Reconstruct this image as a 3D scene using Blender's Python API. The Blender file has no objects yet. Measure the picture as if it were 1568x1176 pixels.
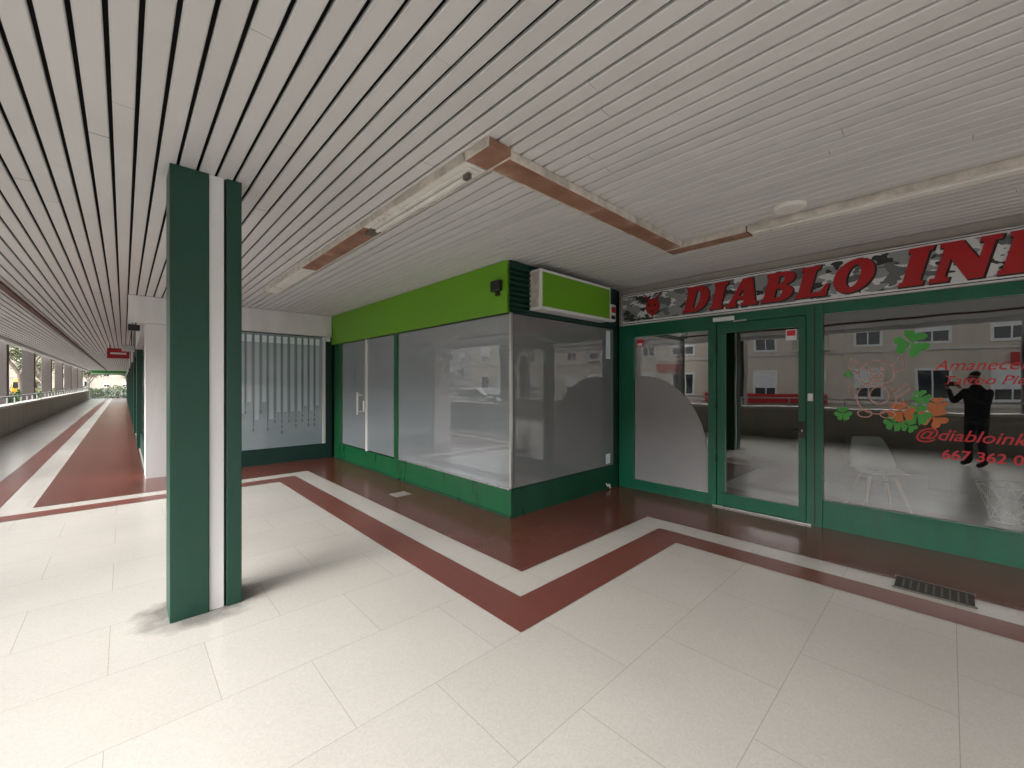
import bpy, bmesh, math, random
from mathutils import Vector, Matrix
random.seed(7)
D=bpy.data; C=bpy.context
scn=C.scene
scn.view_settings.view_transform='Standard'
scn.view_settings.look='None'
scn.view_settings.exposure=0
# world axes: X = across arcade (towards shops), Y = along arcade, Z up
YAW=math.radians(-43.3)
HC=1.5; CZ=2.885
# ---------------------------------------------------------------- materials
def mat(name,col,rough=0.5,metal=0.0,var=0.12,scale=3.0,bump=0.0,bscale=40,coat=0.0,spec=0.5,rvar=0.1,island=0.0,streak=False):
    m=D.materials.new(name); m.use_nodes=True
    nt=m.node_tree; n=nt.nodes; l=nt.links
    p=n['Principled BSDF']
    p.inputs['Roughness'].default_value=rough; p.inputs['Metallic'].default_value=metal
    p.inputs['Specular IOR Level'].default_value=spec
    p.inputs['Coat Weight'].default_value=coat; p.inputs['Coat Roughness'].default_value=0.03
    tc=n.new('ShaderNodeTexCoord'); mp=n.new('ShaderNodeMapping')
    if streak: mp.inputs['Scale'].default_value=(1,1,0.15)
    l.new(tc.outputs['Object'],mp.inputs[0])
    no=n.new('ShaderNodeTexNoise'); no.inputs['Scale'].default_value=scale; no.inputs['Detail'].default_value=6
    no.inputs['Roughness'].default_value=0.65
    l.new(mp.outputs[0],no.inputs['Vector'])
    mr=n.new('ShaderNodeMapRange'); mr.inputs[1].default_value=0.3; mr.inputs[2].default_value=0.7
    mr.inputs[3].default_value=1-var; mr.inputs[4].default_value=1+var*0.6
    l.new(no.outputs['Fac'],mr.inputs[0])
    val=mr.outputs[0]
    if island>0:
        ge=n.new('ShaderNodeNewGeometry'); m2=n.new('ShaderNodeMapRange')
        m2.inputs[3].default_value=1-island; m2.inputs[4].default_value=1+island*0.5
        l.new(ge.outputs['Random Per Island'],m2.inputs[0])
        mu=n.new('ShaderNodeMath'); mu.operation='MULTIPLY'; l.new(val,mu.inputs[0]); l.new(m2.outputs[0],mu.inputs[1]); val=mu.outputs[0]
    mx=n.new('ShaderNodeVectorMath'); mx.operation='SCALE'; mx.inputs[0].default_value=col[:3]
    l.new(val,mx.inputs['Scale']); l.new(mx.outputs[0],p.inputs['Base Color'])
    r2=n.new('ShaderNodeMapRange'); r2.inputs[1].default_value=0.3; r2.inputs[2].default_value=0.7
    r2.inputs[3].default_value=max(0.02,rough-rvar*0.5); r2.inputs[4].default_value=min(1,rough+rvar)
    l.new(no.outputs['Fac'],r2.inputs[0]); l.new(r2.outputs[0],p.inputs['Roughness'])
    if bump>0:
        b=n.new('ShaderNodeBump'); b.inputs['Strength'].default_value=bump; b.inputs['Distance'].default_value=0.01
        nb=n.new('ShaderNodeTexNoise'); nb.inputs['Scale'].default_value=bscale; nb.inputs['Detail'].default_value=3
        l.new(tc.outputs['Object'],nb.inputs['Vector']); l.new(nb.outputs['Fac'],b.inputs['Height']); l.new(b.outputs[0],p.inputs['Normal'])
    return m
def terrazzo(name,c1,c2,joint,chip,rough,bw=0.8,bh=0.6,stain=0.05,coat=0.0,grime=False):
    m=D.materials.new(name); m.use_nodes=True
    nt=m.node_tree; n=nt.nodes; l=nt.links; p=n['Principled BSDF']
    p.inputs['Coat Weight'].default_value=coat; p.inputs['Coat Roughness'].default_value=0.12
    tc=n.new('ShaderNodeTexCoord')
    mp=n.new('ShaderNodeMapping'); mp.inputs['Location'].default_value=(0.06,0.03,0); l.new(tc.outputs['Object'],mp.inputs[0])
    br=n.new('ShaderNodeTexBrick'); br.inputs['Scale'].default_value=1; br.inputs['Brick Width'].default_value=bw; br.inputs['Row Height'].default_value=bh
    br.inputs['Mortar Size'].default_value=0.0024; br.inputs['Mortar Smooth'].default_value=0.6
    br.inputs['Color1'].default_value=c1; br.inputs['Color2'].default_value=c2; br.inputs['Mortar'].default_value=joint
    l.new(mp.outputs[0],br.inputs['Vector'])
    # fine stone chips
    vo=n.new('ShaderNodeTexVoronoi'); vo.inputs['Scale'].default_value=130; l.new(tc.outputs['Object'],vo.inputs['Vector'])
    wn=n.new('ShaderNodeSeparateColor'); l.new(vo.outputs['Color'],wn.inputs[0])
    rp=n.new('ShaderNodeMapRange'); rp.inputs[1].default_value=0.0; rp.inputs[2].default_value=1.0; rp.inputs[3].default_value=chip; rp.inputs[4].default_value=1.03
    l.new(wn.outputs[0],rp.inputs[0])
    no=n.new('ShaderNodeTexNoise'); no.inputs['Scale'].default_value=0.7; no.inputs['Detail'].default_value=3; no.inputs['Roughness'].default_value=0.5
    l.new(tc.outputs['Object'],no.inputs['Vector'])
    mr=n.new('ShaderNodeMapRange'); mr.inputs[1].default_value=0.2; mr.inputs[2].default_value=0.8; mr.inputs[3].default_value=1-stain; mr.inputs[4].default_value=1.0+stain*.4
    l.new(no.outputs['Fac'],mr.inputs[0]); val=mr.outputs[0]
    v3=n.new('ShaderNodeTexVoronoi'); v3.inputs['Scale'].default_value=2.6; l.new(tc.outputs['Object'],v3.inputs['Vector'])
    sp=n.new('ShaderNodeMapRange'); sp.inputs[1].default_value=0.012; sp.inputs[2].default_value=0.024; sp.inputs[3].default_value=0.4; sp.inputs[4].default_value=1
    l.new(v3.outputs['Distance'],sp.inputs[0])
    mu=n.new('ShaderNodeMath'); mu.operation='MULTIPLY'; l.new(val,mu.inputs[0]); l.new(sp.outputs[0],mu.inputs[1]); val=mu.outputs[0]
    m4=n.new('ShaderNodeMath'); m4.operation='MULTIPLY'; l.new(val,m4.inputs[0]); l.new(rp.outputs[0],m4.inputs[1]); val=m4.outputs[0]
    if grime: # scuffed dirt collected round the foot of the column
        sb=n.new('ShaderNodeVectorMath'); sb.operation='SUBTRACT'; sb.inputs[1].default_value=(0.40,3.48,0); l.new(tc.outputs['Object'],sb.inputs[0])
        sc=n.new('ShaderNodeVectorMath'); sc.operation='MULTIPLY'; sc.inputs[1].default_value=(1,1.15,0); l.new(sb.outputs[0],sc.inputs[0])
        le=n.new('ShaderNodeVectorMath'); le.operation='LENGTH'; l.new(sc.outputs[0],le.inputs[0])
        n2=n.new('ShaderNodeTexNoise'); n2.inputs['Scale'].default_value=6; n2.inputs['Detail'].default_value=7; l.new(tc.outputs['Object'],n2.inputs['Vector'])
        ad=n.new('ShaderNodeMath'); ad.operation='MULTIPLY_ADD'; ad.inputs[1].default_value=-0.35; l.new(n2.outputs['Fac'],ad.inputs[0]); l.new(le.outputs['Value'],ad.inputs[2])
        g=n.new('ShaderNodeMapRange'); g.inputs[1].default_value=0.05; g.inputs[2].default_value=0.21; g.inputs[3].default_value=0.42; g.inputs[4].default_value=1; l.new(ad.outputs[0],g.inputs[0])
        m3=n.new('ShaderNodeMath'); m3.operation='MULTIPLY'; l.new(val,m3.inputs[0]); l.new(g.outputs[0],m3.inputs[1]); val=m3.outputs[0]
    v2=n.new('ShaderNodeVectorMath'); v2.operation='SCALE'; l.new(br.outputs['Color'],v2.inputs[0]); l.new(val,v2.inputs['Scale'])
    l.new(v2.outputs[0],p.inputs['Base Color'])
    p.inputs['Roughness'].default_value=rough
    return m
def glass(name,tint=(0.46,0.48,0.48,1),ior=2.35):
    m=D.materials.new(name); m.use_nodes=True; nt=m.node_tree; n=nt.nodes; l=nt.links
    n.remove(n['Principled BSDF']); o=n['Material Output']
    t=n.new('ShaderNodeBsdfTransparent'); t.inputs[0].default_value=tint
    g=n.new('ShaderNodeBsdfGlossy'); g.inputs['Roughness'].default_value=0.0; g.inputs[0].default_value=(0.95,0.97,0.97,1)
    f=n.new('ShaderNodeFresnel'); f.inputs[0].default_value=ior
    tc=n.new('ShaderNodeTexCoord'); no=n.new('ShaderNodeTexNoise'); no.inputs['Scale'].default_value=0.9; l.new(tc.outputs['Object'],no.inputs['Vector'])
    b=n.new('ShaderNodeBump'); b.inputs['Strength'].default_value=0.10; b.inputs['Distance'].default_value=0.02; l.new(no.outputs['Fac'],b.inputs['Height']); l.new(b.outputs[0],g.inputs['Normal'])
    mx=n.new('ShaderNodeMixShader'); l.new(f.outputs[0],mx.inputs[0]); l.new(t.outputs[0],mx.inputs[1]); l.new(g.outputs[0],mx.inputs[2]); l.new(mx.outputs[0],o.inputs[0])
    return m
def filmglass(name,col,ior=1.9,rough=0.02,var=0.08):
    m=mat(name,col,0.5,var=var,scale=1.0,spec=0.2); nt=m.node_tree; n=nt.nodes; l=nt.links; o=n['Material Output']; p=n['Principled BSDF']
    g=n.new('ShaderNodeBsdfGlossy'); g.inputs['Roughness'].default_value=rough
    f=n.new('ShaderNodeFresnel'); f.inputs[0].default_value=ior
    mx=n.new('ShaderNodeMixShader'); l.new(f.outputs[0],mx.inputs[0]); l.new(p.outputs[0],mx.inputs[1]); l.new(g.outputs[0],mx.inputs[2]); l.new(mx.outputs[0],o.inputs[0])
    return m
def camo(name):
    m=D.materials.new(name); m.use_nodes=True; nt=m.node_tree; n=nt.nodes; l=nt.links; p=n['Principled BSDF']
    tc=n.new('ShaderNodeTexCoord')
    def lay(seed,scale,thr,prev,col):
        mp=n.new('ShaderNodeMapping'); mp.inputs['Scale'].default_value=(1,1,1.9); mp.inputs['Location'].default_value=(seed,seed*2.3,seed*1.7); l.new(tc.outputs['Object'],mp.inputs[0])
        no=n.new('ShaderNodeTexNoise'); no.inputs['Scale'].default_value=scale; no.inputs['Detail'].default_value=2.0; l.new(mp.outputs[0],no.inputs['Vector'])
        g=n.new('ShaderNodeMath'); g.operation='GREATER_THAN'; g.inputs[1].default_value=thr; l.new(no.outputs['Fac'],g.inputs[0])
        mx=n.new('ShaderNodeMix'); mx.data_type='RGBA'; l.new(g.outputs[0],mx.inputs[0])
        if isinstance(prev,tuple): mx.inputs[6].default_value=prev
        else: l.new(prev,mx.inputs[6])
        mx.inputs[7].default_value=col; return mx.outputs[2]
    a=lay(1.3,4.5,0.50,(0.27,0.29,0.30,1),(0.66,0.68,0.69,1))
    a=lay(7.1,5.0,0.56,a,(0.13,0.14,0.145,1))
    a=lay(15.7,6.0,0.62,a,(0.03,0.032,0.032,1))
    l.new(a,p.inputs['Base Color']); p.inputs['Roughness'].default_value=0.4
    return m
def rustmat(name):
    m=D.materials.new(name); m.use_nodes=True; nt=m.node_tree; n=nt.nodes; l=nt.links; p=n['Principled BSDF']
    tc=n.new('ShaderNodeTexCoord')
    no=n.new('ShaderNodeTexNoise'); no.inputs['Scale'].default_value=4; no.inputs['Detail'].default_value=8; l.new(tc.outputs['Object'],no.inputs['Vector'])
    r=n.new('ShaderNodeValToRGB'); e=r.color_ramp.elements; e[0].position=0.3; e[0].color=(0.18,0.085,0.05,1); e[1].position=0.75; e[1].color=(0.46,0.35,0.26,1)
    x=e.new(0.54); x.color=(0.27,0.145,0.095,1)
    l.new(no.outputs['Fac'],r.inputs[0])
    vo=n.new('ShaderNodeTexVoronoi'); vo.inputs['Scale'].default_value=40; vo.inputs['Randomness'].default_value=0.0; l.new(tc.outputs['Object'],vo.inputs['Vector'])
    r2=n.new('ShaderNodeMapRange'); r2.inputs[1].default_value=0.2; r2.inputs[2].default_value=0.4; r2.inputs[3].default_value=0.45; r2.inputs[4].default_value=1.2; l.new(vo.outputs['Distance'],r2.inputs[0])
    v=n.new('ShaderNodeVectorMath'); v.operation='SCALE'; l.new(r.outputs[0],v.inputs[0]); l.new(r2.outputs[0],v.inputs['Scale']); l.new(v.outputs[0],p.inputs['Base Color']); p.inputs['Roughness'].default_value=0.7
    return m
M={}
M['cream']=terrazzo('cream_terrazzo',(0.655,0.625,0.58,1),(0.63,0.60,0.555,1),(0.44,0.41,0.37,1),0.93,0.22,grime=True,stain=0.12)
M['red']=terrazzo('red_terrazzo',(0.185,0.057,0.041,1),(0.165,0.052,0.038,1),(0.10,0.045,0.03,1),0.82,0.24,coat=0.2,stain=.2)
M['redband']=terrazzo('red_band_terrazzo',(0.235,0.078,0.060,1),(0.215,0.072,0.056,1),(0.13,0.05,0.04,1),0.85,0.28,stain=.2)
M['slat']=mat('white_enamel_slat',(0.66,0.655,0.65,1),0.42,var=0.05,scale=1.2,island=0.05)
M['void']=mat('dark_ceiling_void',(0.012,0.012,0.012,1),0.9)
M['rust']=rustmat('rusty_perforated_metal')
M['rustbar']=mat('rust_brown_metal',(0.12,0.05,0.035,1),0.6,var=0.4,scale=8)
M['diff']=mat('aged_diffuser_plastic',(0.80,0.78,0.74,1),0.3,var=0.12,scale=4)
M['fixture']=mat('aged_white_steel',(0.66,0.60,0.53,1),0.45,var=0.4,scale=7)
M['colgreen']=mat('dark_green_paint',(0.008,0.060,0.040,1),0.42,var=0.28,scale=2.2,bump=0.15,bscale=25,streak=True)
M['white']=mat('white_paint',(0.76,0.76,0.765,1),0.45,var=0.12,scale=3,streak=True)
M['lime']=mat('lime_panel',(0.145,0.385,0.010,1),0.4,var=0.08,scale=1.5)
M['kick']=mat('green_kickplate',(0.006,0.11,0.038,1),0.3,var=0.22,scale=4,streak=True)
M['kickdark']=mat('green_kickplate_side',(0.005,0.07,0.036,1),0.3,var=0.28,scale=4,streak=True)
M['teal']=mat('teal_green_frame',(0.004,0.115,0.063,1),0.32,var=0.18,scale=5,streak=True)
M['louver']=mat('louver_green',(0.006,0.04,0.032,1),0.45)
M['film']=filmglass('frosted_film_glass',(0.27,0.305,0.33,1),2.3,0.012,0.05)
M['filmshade']=filmglass('frosted_film_shaded_side',(0.20,0.21,0.215,1),1.9,0.015,0.05)  # same frosted film, coloured darker for the side that gets less light
M['film3']=filmglass('frosted_film_arc',(0.32,0.32,0.33,1),1.5,0.2)
M['filmblue']=filmglass('frosted_film_blue',(0.31,0.39,0.43,1),2.0,0.05,0.12)
M['filmblue2']=filmglass('frosted_film_blue_band',(0.46,0.56,0.61,1),1.8,0.05,0.1)
M['strip']=mat('film_strip_dark',(0.11,0.16,0.18,1),0.3,var=0.1)
M['lightpaint']=mat('painted_light_patch',(0.74,0.84,0.9,1),0.4,var=0.06)  # pale colour standing in for glow and reflections on glass
M['glass']=glass('window_glass')
M['black']=mat('black_plastic',(0.012,0.012,0.013,1),0.4)
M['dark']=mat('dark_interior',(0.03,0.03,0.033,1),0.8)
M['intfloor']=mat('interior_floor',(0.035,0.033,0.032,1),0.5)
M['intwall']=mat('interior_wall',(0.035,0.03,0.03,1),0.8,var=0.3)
M['chrome']=mat('brushed_metal',(0.6,0.6,0.6,1),0.28,metal=1.0)
M['alarmred']=mat('red_plastic',(0.45,0.015,0.015,1),0.35)
M['signred']=mat('sign_red',(0.40,0.010,0.012,1),0.35,var=0.06)
M['signblack']=mat('sign_black',(0.01,0.01,0.01,1),0.4)
M['camo']=camo('urban_camouflage_print')
M['parapet']=mat('beige_render',(0.42,0.385,0.32,1),0.85,var=0.2,scale=2,bump=0.3,streak=True)
M['coping']=mat('pale_coping',(0.6,0.57,0.52,1),0.6)
M['rail']=mat('painted_rail',(0.5,0.5,0.5,1),0.4)
M['pillar']=mat('brown_pillar',(0.12,0.10,0.09,1),0.6,var=0.2)
M['asphalt']=mat('asphalt',(0.055,0.055,0.057,1),0.9,var=0.25,scale=3,bump=0.3,bscale=60)
M['pave']=mat('paving',(0.34,0.33,0.31,1),0.85,var=0.2,scale=2)
M['groundm']=mat('ground_gravel',(0.24,0.23,0.21,1),0.9,var=0.25,scale=0.3)
M['paint']=mat('road_paint',(0.75,0.75,0.73,1),0.7)
M['facade']=mat('cream_render_wall',(0.62,0.54,0.45,1),0.85,var=0.12,scale=0.8,streak=True)
M['facade2']=mat('grey_render_wall',(0.50,0.49,0.48,1),0.85,var=0.12,scale=0.8)
M['winglass']=mat('dark_window_pane',(0.03,0.035,0.04,1),0.08,spec=0.8)
M['shutter']=mat('white_shutter',(0.78,0.78,0.76,1),0.5)
M['bark']=mat('tree_bark',(0.16,0.13,0.10,1),0.9,var=0.3,scale=6)
M['leaf']=mat('foliage_leaf',(0.10,0.13,0.05,1),0.7,var=0.2,island=0.55)
M['hedge']=mat('hedge_leaf',(0.05,0.11,0.03,1),0.7,island=0.5)
M['carwhite']=mat('car_paint_white',(0.72,0.72,0.72,1),0.2,coat=1)
M['caryellow']=mat('car_paint_yellow',(0.65,0.42,0.03,1),0.25,coat=1)
M['cargrey']=mat('car_paint_grey',(0.10,0.11,0.13,1),0.2,coat=1)
M['tyre']=mat('tyre_rubber',(0.02,0.02,0.02,1),0.8)
M['wood']=mat('beech_wood',(0.5,0.3,0.15,1),0.45,scale=8)
M['chairw']=mat('white_shell_plastic',(0.75,0.78,0.78,1),0.3)
M['pink']=mat('pink_vinyl',(0.66,0.36,0.30,1),0.5)
M['gvinyl']=mat('green_vinyl',(0.07,0.40,0.07,1),0.45)
M['ovinyl']=mat('orange_vinyl',(0.6,0.18,0.05,1),0.45)
M['rvinyl']=mat('red_vinyl',(0.62,0.03,0.04,1),0.45)
M['wvinyl']=mat('white_vinyl',(0.75,0.75,0.75,1),0.45)
M['grate']=mat('cast_iron_grate',(0.06,0.055,0.05,1),0.6,metal=0.4)
M['grate2']=mat('worn_iron_bars',(0.16,0.145,0.13,1),0.5,metal=0.5)
M['hatch']=mat('hatch_plate',(0.36,0.33,0.30,1),0.45)
M['skin']=mat('skin',(0.45,0.25,0.18,1),0.55)
M['hair']=mat('dark_hair',(0.02,0.014,0.01,1),0.6)
M['jacket']=mat('dark_clothing',(0.015,0.015,0.018,1),0.85)
# ---------------------------------------------------------------- mesh helpers
class MB:
    def __init__(s): s.v=[];s.f=[];s.m=[];s.mats=[]
    def mi(s,k):
        if k not in s.mats: s.mats.append(k)
        return s.mats.index(k)
    def box(s,x0,x1,y0,y1,z0,z1,k):
        if x0>x1:x0,x1=x1,x0
        if y0>y1:y0,y1=y1,y0
        b=len(s.v); s.v+= [(x0,y0,z0),(x1,y0,z0),(x1,y1,z0),(x0,y1,z0),(x0,y0,z1),(x1,y0,z1),(x1,y1,z1),(x0,y1,z1)]
        i=s.mi(k)
        for q in ((0,3,2,1),(4,5,6,7),(0,1,5,4),(1,2,6,5),(2,3,7,6),(3,0,4,7)):
            s.f.append(tuple(b+a for a in q)); s.m.append(i)
        return s
    def poly(s,pts,k):
        b=len(s.v); s.v+=[tuple(p) for p in pts]; s.f.append(tuple(range(b,b+len(pts)))); s.m.append(s.mi(k)); return s
    def cyl(s,p0,p1,r0,r1,k,n=12,cap=True):
        p0=Vector(p0);p1=Vector(p1); d=(p1-p0).normalized()
        a=d.orthogonal().normalized(); c=d.cross(a); b=len(s.v); i=s.mi(k)
        for p,r in ((p0,r0),(p1,r1)):
            for t in range(n):
                an=2*math.pi*t/n; s.v.append(tuple(p+a*math.cos(an)*r+c*math.sin(an)*r))
        for t in range(n):
            s.f.append((b+t,b+(t+1)%n,b+n+(t+1)%n,b+n+t)); s.m.append(i)
        if cap:
            s.f.append(tuple(b+t for t in reversed(range(n)))); s.m.append(i)
            s.f.append(tuple(b+n+t for t in range(n))); s.m.append(i)
        return s
    def build(s,name,parent=None,bevel=0,smooth=False):
        me=D.meshes.new(name); me.from_pydata(s.v,[],s.f)
        for k in s.mats: me.materials.append(M[k])
        for p,i in zip(me.polygons,s.m): p.material_index=i; p.use_smooth=smooth
        me.update()
        o=D.objects.new(name,me); C.collection.objects.link(o)
        if parent: o.parent=parent
        if bevel:
            b=o.modifiers.new('bevel','BEVEL'); b.width=bevel; b.segments=2; b.limit_method='ANGLE'
        return o
def empty(name,loc=(0,0,0)):
    e=D.objects.new(name,None); e.location=loc; C.collection.objects.link(e); e.empty_display_size=0.2; return e
def Bx(name,parent,x0,x1,y0,y1,z0,z1,k,bevel=0.004):
    return MB().box(x0,x1,y0,y1,z0,z1,k).build(name,parent,bevel)
FR=Matrix(((0,0,-1),(-1,0,0),(0,1,0)))
def facemat(x,y,z): 
    m=FR.to_4x4(); m.translation=Vector((x,y,z)); return m
def shape(name,contours,k,mtx,parent,ext=0.004,offset=0.0):
    cu=D.curves.new(name,'CURVE'); cu.dimensions='2D'; cu.fill_mode='BOTH'; cu.extrude=ext; cu.offset=offset
    for c in contours:
        sp=cu.splines.new('POLY'); sp.points.add(len(c)-1)
        for i,(a,b) in enumerate(c): sp.points[i].co=(a,b,0,1)
        sp.use_cyclic_u=True
    cu.materials.append(M[k]); o=D.objects.new(name,cu); o.matrix_world=mtx; C.collection.objects.link(o)
    if parent: o.parent=parent
    return o
def stroke(name,lines,k,mtx,parent,r=0.004,sc=1.0):
    cu=D.curves.new(name,'CURVE'); cu.dimensions='3D'; cu.bevel_depth=r; cu.bevel_resolution=1
    for c,cy in lines:
        sp=cu.splines.new('POLY'); sp.points.add(len(c)-1)
        for i,(a,b) in enumerate(c): sp.points[i].co=(a*sc,b*sc,0,1)
        sp.use_cyclic_u=cy
    cu.materials.append(M[k]); o=D.objects.new(name,cu); o.matrix_world=mtx; C.collection.objects.link(o)
    if parent: o.parent=parent
    return o
def text(name,body,size,k,mtx,parent,shear=0.0,ext=0.001,offset=0.0):
    cu=D.curves.new(name,'FONT'); cu.body=body; cu.size=size; cu.shear=shear; cu.extrude=ext; cu.offset=offset
    cu.align_x='CENTER'; cu.align_y='CENTER'; cu.materials.append(M[k])
    o=D.objects.new(name,cu); o.matrix_world=mtx; C.collection.objects.link(o)
    if parent: o.parent=parent
    return o
def arc(cx,cy,rx,ry,a0,a1,n=14):
    return [(cx+rx*math.cos(math.radians(a0+(a1-a0)*i/n)),cy+ry*math.sin(math.radians(a0+(a1-a0)*i/n))) for i in range(n+1)]

SX=3.13; SY=3.34; DX=5.30; EY=8.70; YN=-9.0; YF=60.0
# ---------------------------------------------------------------- ground
MB().poly([(-600,-600,-0.16),(600,-600,-0.16),(600,600,-0.16),(-600,600,-0.16)],'groundm').build('ground')
MB().box(-15,-6.2,-200,300,-0.156,-0.152,'asphalt').build('road')
mk=MB()
for i in range(-12,40): mk.box(-10.7,-10.55,i*6,i*6+3,-0.148,-0.146,'paint')
mk.build('road_marking')
MB().box(-6.2,-2.75,-60,120,-0.156,-0.02,'pave').build('pavement',bevel=0.02)
MB().box(-19,-15,-60,140,-0.156,-0.02,'pave').build('pavement',bevel=0.02)
# ---------------------------------------------------------------- arcade floor
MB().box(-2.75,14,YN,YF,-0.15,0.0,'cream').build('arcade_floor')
def strip(pa,pb,z,k,name):
    b=MB()
    for i in range(len(pa)-1):
        b.poly([(*pa[i],z),(*pa[i+1],z),(*pb[i+1],z),(*pb[i],z)],k)
    o=b.build(name)
    bm=bmesh.new(); bm.from_mesh(o.data)
    for f in bm.faces:
        f.normal_update()
        if f.normal.z<0: f.normal_flip()
    bm.to_mesh(o.data); bm.free()
    return o
outer=[(-1.37,YF),(-1.37,7.05),(1.74,7.05),(1.74,1.77),(3.79,1.77),(3.79,YN)]
mid=[(-1.09,YF),(-1.09,7.33),(2.03,7.33),(2.03,2.07),(4.05,2.07),(4.05,YN)]
strip(outer,mid,0.004,'redband','red_floor_band')
rz=0.004; rb=MB()
for x0,x1,y0,y1 in ((-0.8,0.25,7.6,YF),(0.25,2.31,7.6,EY+0.1),(2.31,SX+0.05,2.34,EY+0.1),(SX+0.05,4.31,2.34,SY+0.05),(4.31,DX+0.08,YN,SY+0.05)):
    rb.poly([(x0,y0,rz),(x1,y0,rz),(x1,y1,rz),(x0,y1,rz)],'red')
rb.build('red_floor_border')
MB().box(2.62,2.84,5.0,5.2,0.004,0.010,'hatch').box(2.64,2.82,5.02,5.18,0.010,0.012,'hatch').build('floor_hatch')
g=MB().box(4.13,4.37,-0.12,0.28,0.004,0.012,'grate')
for i in range(9): g.box(4.16,4.34,-0.09+i*0.04,-0.078+i*0.04,0.012,0.015,'grate2')
g.box(4.12,4.13,-0.13,0.29,0.004,0.016,'grate2').box(4.37,4.38,-0.13,0.29,0.004,0.016,'grate2')
g.build('drain_grate')
# ---------------------------------------------------------------- ceiling
sl=MB(); zi=CZ
v=-2.5; prof=[(-.0415,.018),(-.0415,.005),(-.037,0),(.037,0),(.0415,.005),(.0415,.018)]
k=sl.mi('slat')
while v<5.5:
    y=YN-random.random()*5
    while y<YF:
        y1=y+5.0
        a=max(y,YN); e=min(y1-0.002,YF)
        if e>a:
            dz=random.uniform(-0.0008,0.0008); b=len(sl.v)
            for yy in (a,e):
                for (px,pz) in prof: sl.v.append((v+px,yy,zi+pz+dz))
            for i in range(5):
                sl.f.append((b+i,b+i+6,b+i+7,b+i+1)); sl.m.append(k)
        y=y1
    v+=0.1
sl.build('slatted_ceiling')
MB().box(-2.56,14,YN,YF,CZ+0.06,CZ+0.1,'void').build('ceiling_void_panel')
eb=MB().box(-2.75,-2.56,YN,YF,CZ-0.10,CZ+0.5,'white').build('ceiling_edge_beam',bevel=0.01)
Bx('ceiling_conduit_rail',None,-1.28,-1.20,YN,YF,CZ-0.035,CZ-0.002,'rustbar')
bd=empty('arcade_building')
Bx('sky_blocking_mass',bd,-2.7,14,YN,YF,CZ+0.55,9,'facade2')  # unseen mass above the ceiling, added to block the sky light
Bx('rear_block',bd,9.6,14,YN,YF,-0.1,CZ+0.05,'facade2')
# light trough
lt=empty('fluorescent_light_trough')
def trough(x0,x1,y0,y1,kind,i):
    b=MB(); z1=CZ-0.002; z0=CZ-0.055; t=0.012
    along = (y1-y0)>(x1-x0)
    b.box(x0,x1,y0,y1,z0+0.004,z1,kind)
    edge='fixture'
    if along:
        b.box(x0-t,x0-0.001,y0,y1,z0,z1,edge); b.box(x1+0.001,x1+t,y0,y1,z0,z1,edge)
        if kind=='diff':
            xc=(x0+x1)/2; b.box(xc-0.04,xc+0.04,y0+0.03,y1-0.03,z0-0.012,z0+0.003,'diff')
    else:
        b.box(x0,x1,y0-t,y0-0.001,z0,z1,edge); b.box(x0,x1,y1+0.001,y1+t,z0,z1,edge)
    return b.build('trough_segment_%d'%i,lt,0.003)
tw=0.082
segs=[(1.57-tw,1.57+tw,1.76,1.98,'rust'),(1.57-tw,1.57+tw,1.99,3.42,'diff'),(1.57-tw,1.57+tw,3.43,5.12,'rust'),(1.57-tw,1.57+tw,5.13,6.75,'diff'),
 (1.67,3.45,1.87-tw,1.87+tw,'rust'),(3.46,3.95,1.87-tw,1.87+tw,'rust'),
 (4.05-tw,4.05+tw,1.22,1.96,'rust'),(4.05-tw,4.05+tw,-0.9,1.21,'diff'),(4.05-tw,4.05+tw,-3.6,-0.92,'diff')]
for i,s in enumerate(segs): trough(*s,i)
MB().box(1.53,1.61,3.36,3.5,CZ-0.085,CZ-0.0555,'grate2').build('lamp_holder',lt,0.004)
tb=MB().cyl((1.57,2.1,CZ-0.085),(1.57,3.34,CZ-0.085),0.014,0.014,'diff',12).box(1.555,1.585,2.05,2.1,CZ-0.1,CZ-0.068,'grate2').build('fluorescent_tube',lt)
MB().cyl((3.77,0.85,CZ-0.03),(3.77,0.85,CZ-0.001),0.10,0.115,'diff',32).build('round_ceiling_light',bevel=0.006)
# ---------------------------------------------------------------- foreground column
cl=empty('green_column')
y0,y1=3.34,3.62
Bx('left_pilaster',cl,.209,.409,y0,y1,0,CZ,'colgreen',0.004)
Bx('right_pilaster',cl,.505,.592,y0,y1,0,CZ,'colgreen',0.004)
Bx('white_infill',cl,.411,.492,y0+0.012,y1-0.012,0,CZ,'white',0.003)
Bx('groove',cl,.4925,.5045,y0+0.03,y1-0.03,0,CZ,'black',0)
# ---------------------------------------------------------------- corner shop
cs=empty('corner_shop')
SE=EY-0.01
Bx('core',cs,SX+0.06,DX+0.3,SY+0.06,SE,0.0,CZ+0.04,'dark',0)
Bx('kickplate_street',cs,SX,SX+0.05,SY+0.001,SE-0.1,0,0.31,'kick',0.005)
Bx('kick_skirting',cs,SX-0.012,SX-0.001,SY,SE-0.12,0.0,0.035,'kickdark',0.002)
Bx('lime_fascia',cs,SX-0.03,SX+0.05,SY+0.03,SE,2.30,CZ-0.004,'lime',0.004)
for nm,a,b in (('film_pane_a',SY+0.03,5.95),('film_pane_b',6.05,7.06),('door_pane',7.12,8.22)):
    Bx(nm,cs,SX+0.015,SX+0.03,a,b,0.33,2.285,'film',0)
for i,(a,b) in enumerate(((5.94,6.06),(7.06,7.12),(8.22,8.60))):
    Bx('mullion_%d'%i,cs,SX-0.005,SX+0.05,a,b,0.0 if i!=1 else 0.31,2.297,'kick' if i!=1 else 'white' ,0.004)
Bx('top_rail',cs,SX,SX+0.05,SY+0.03,5.94,2.285,2.299,'black',0)
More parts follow.
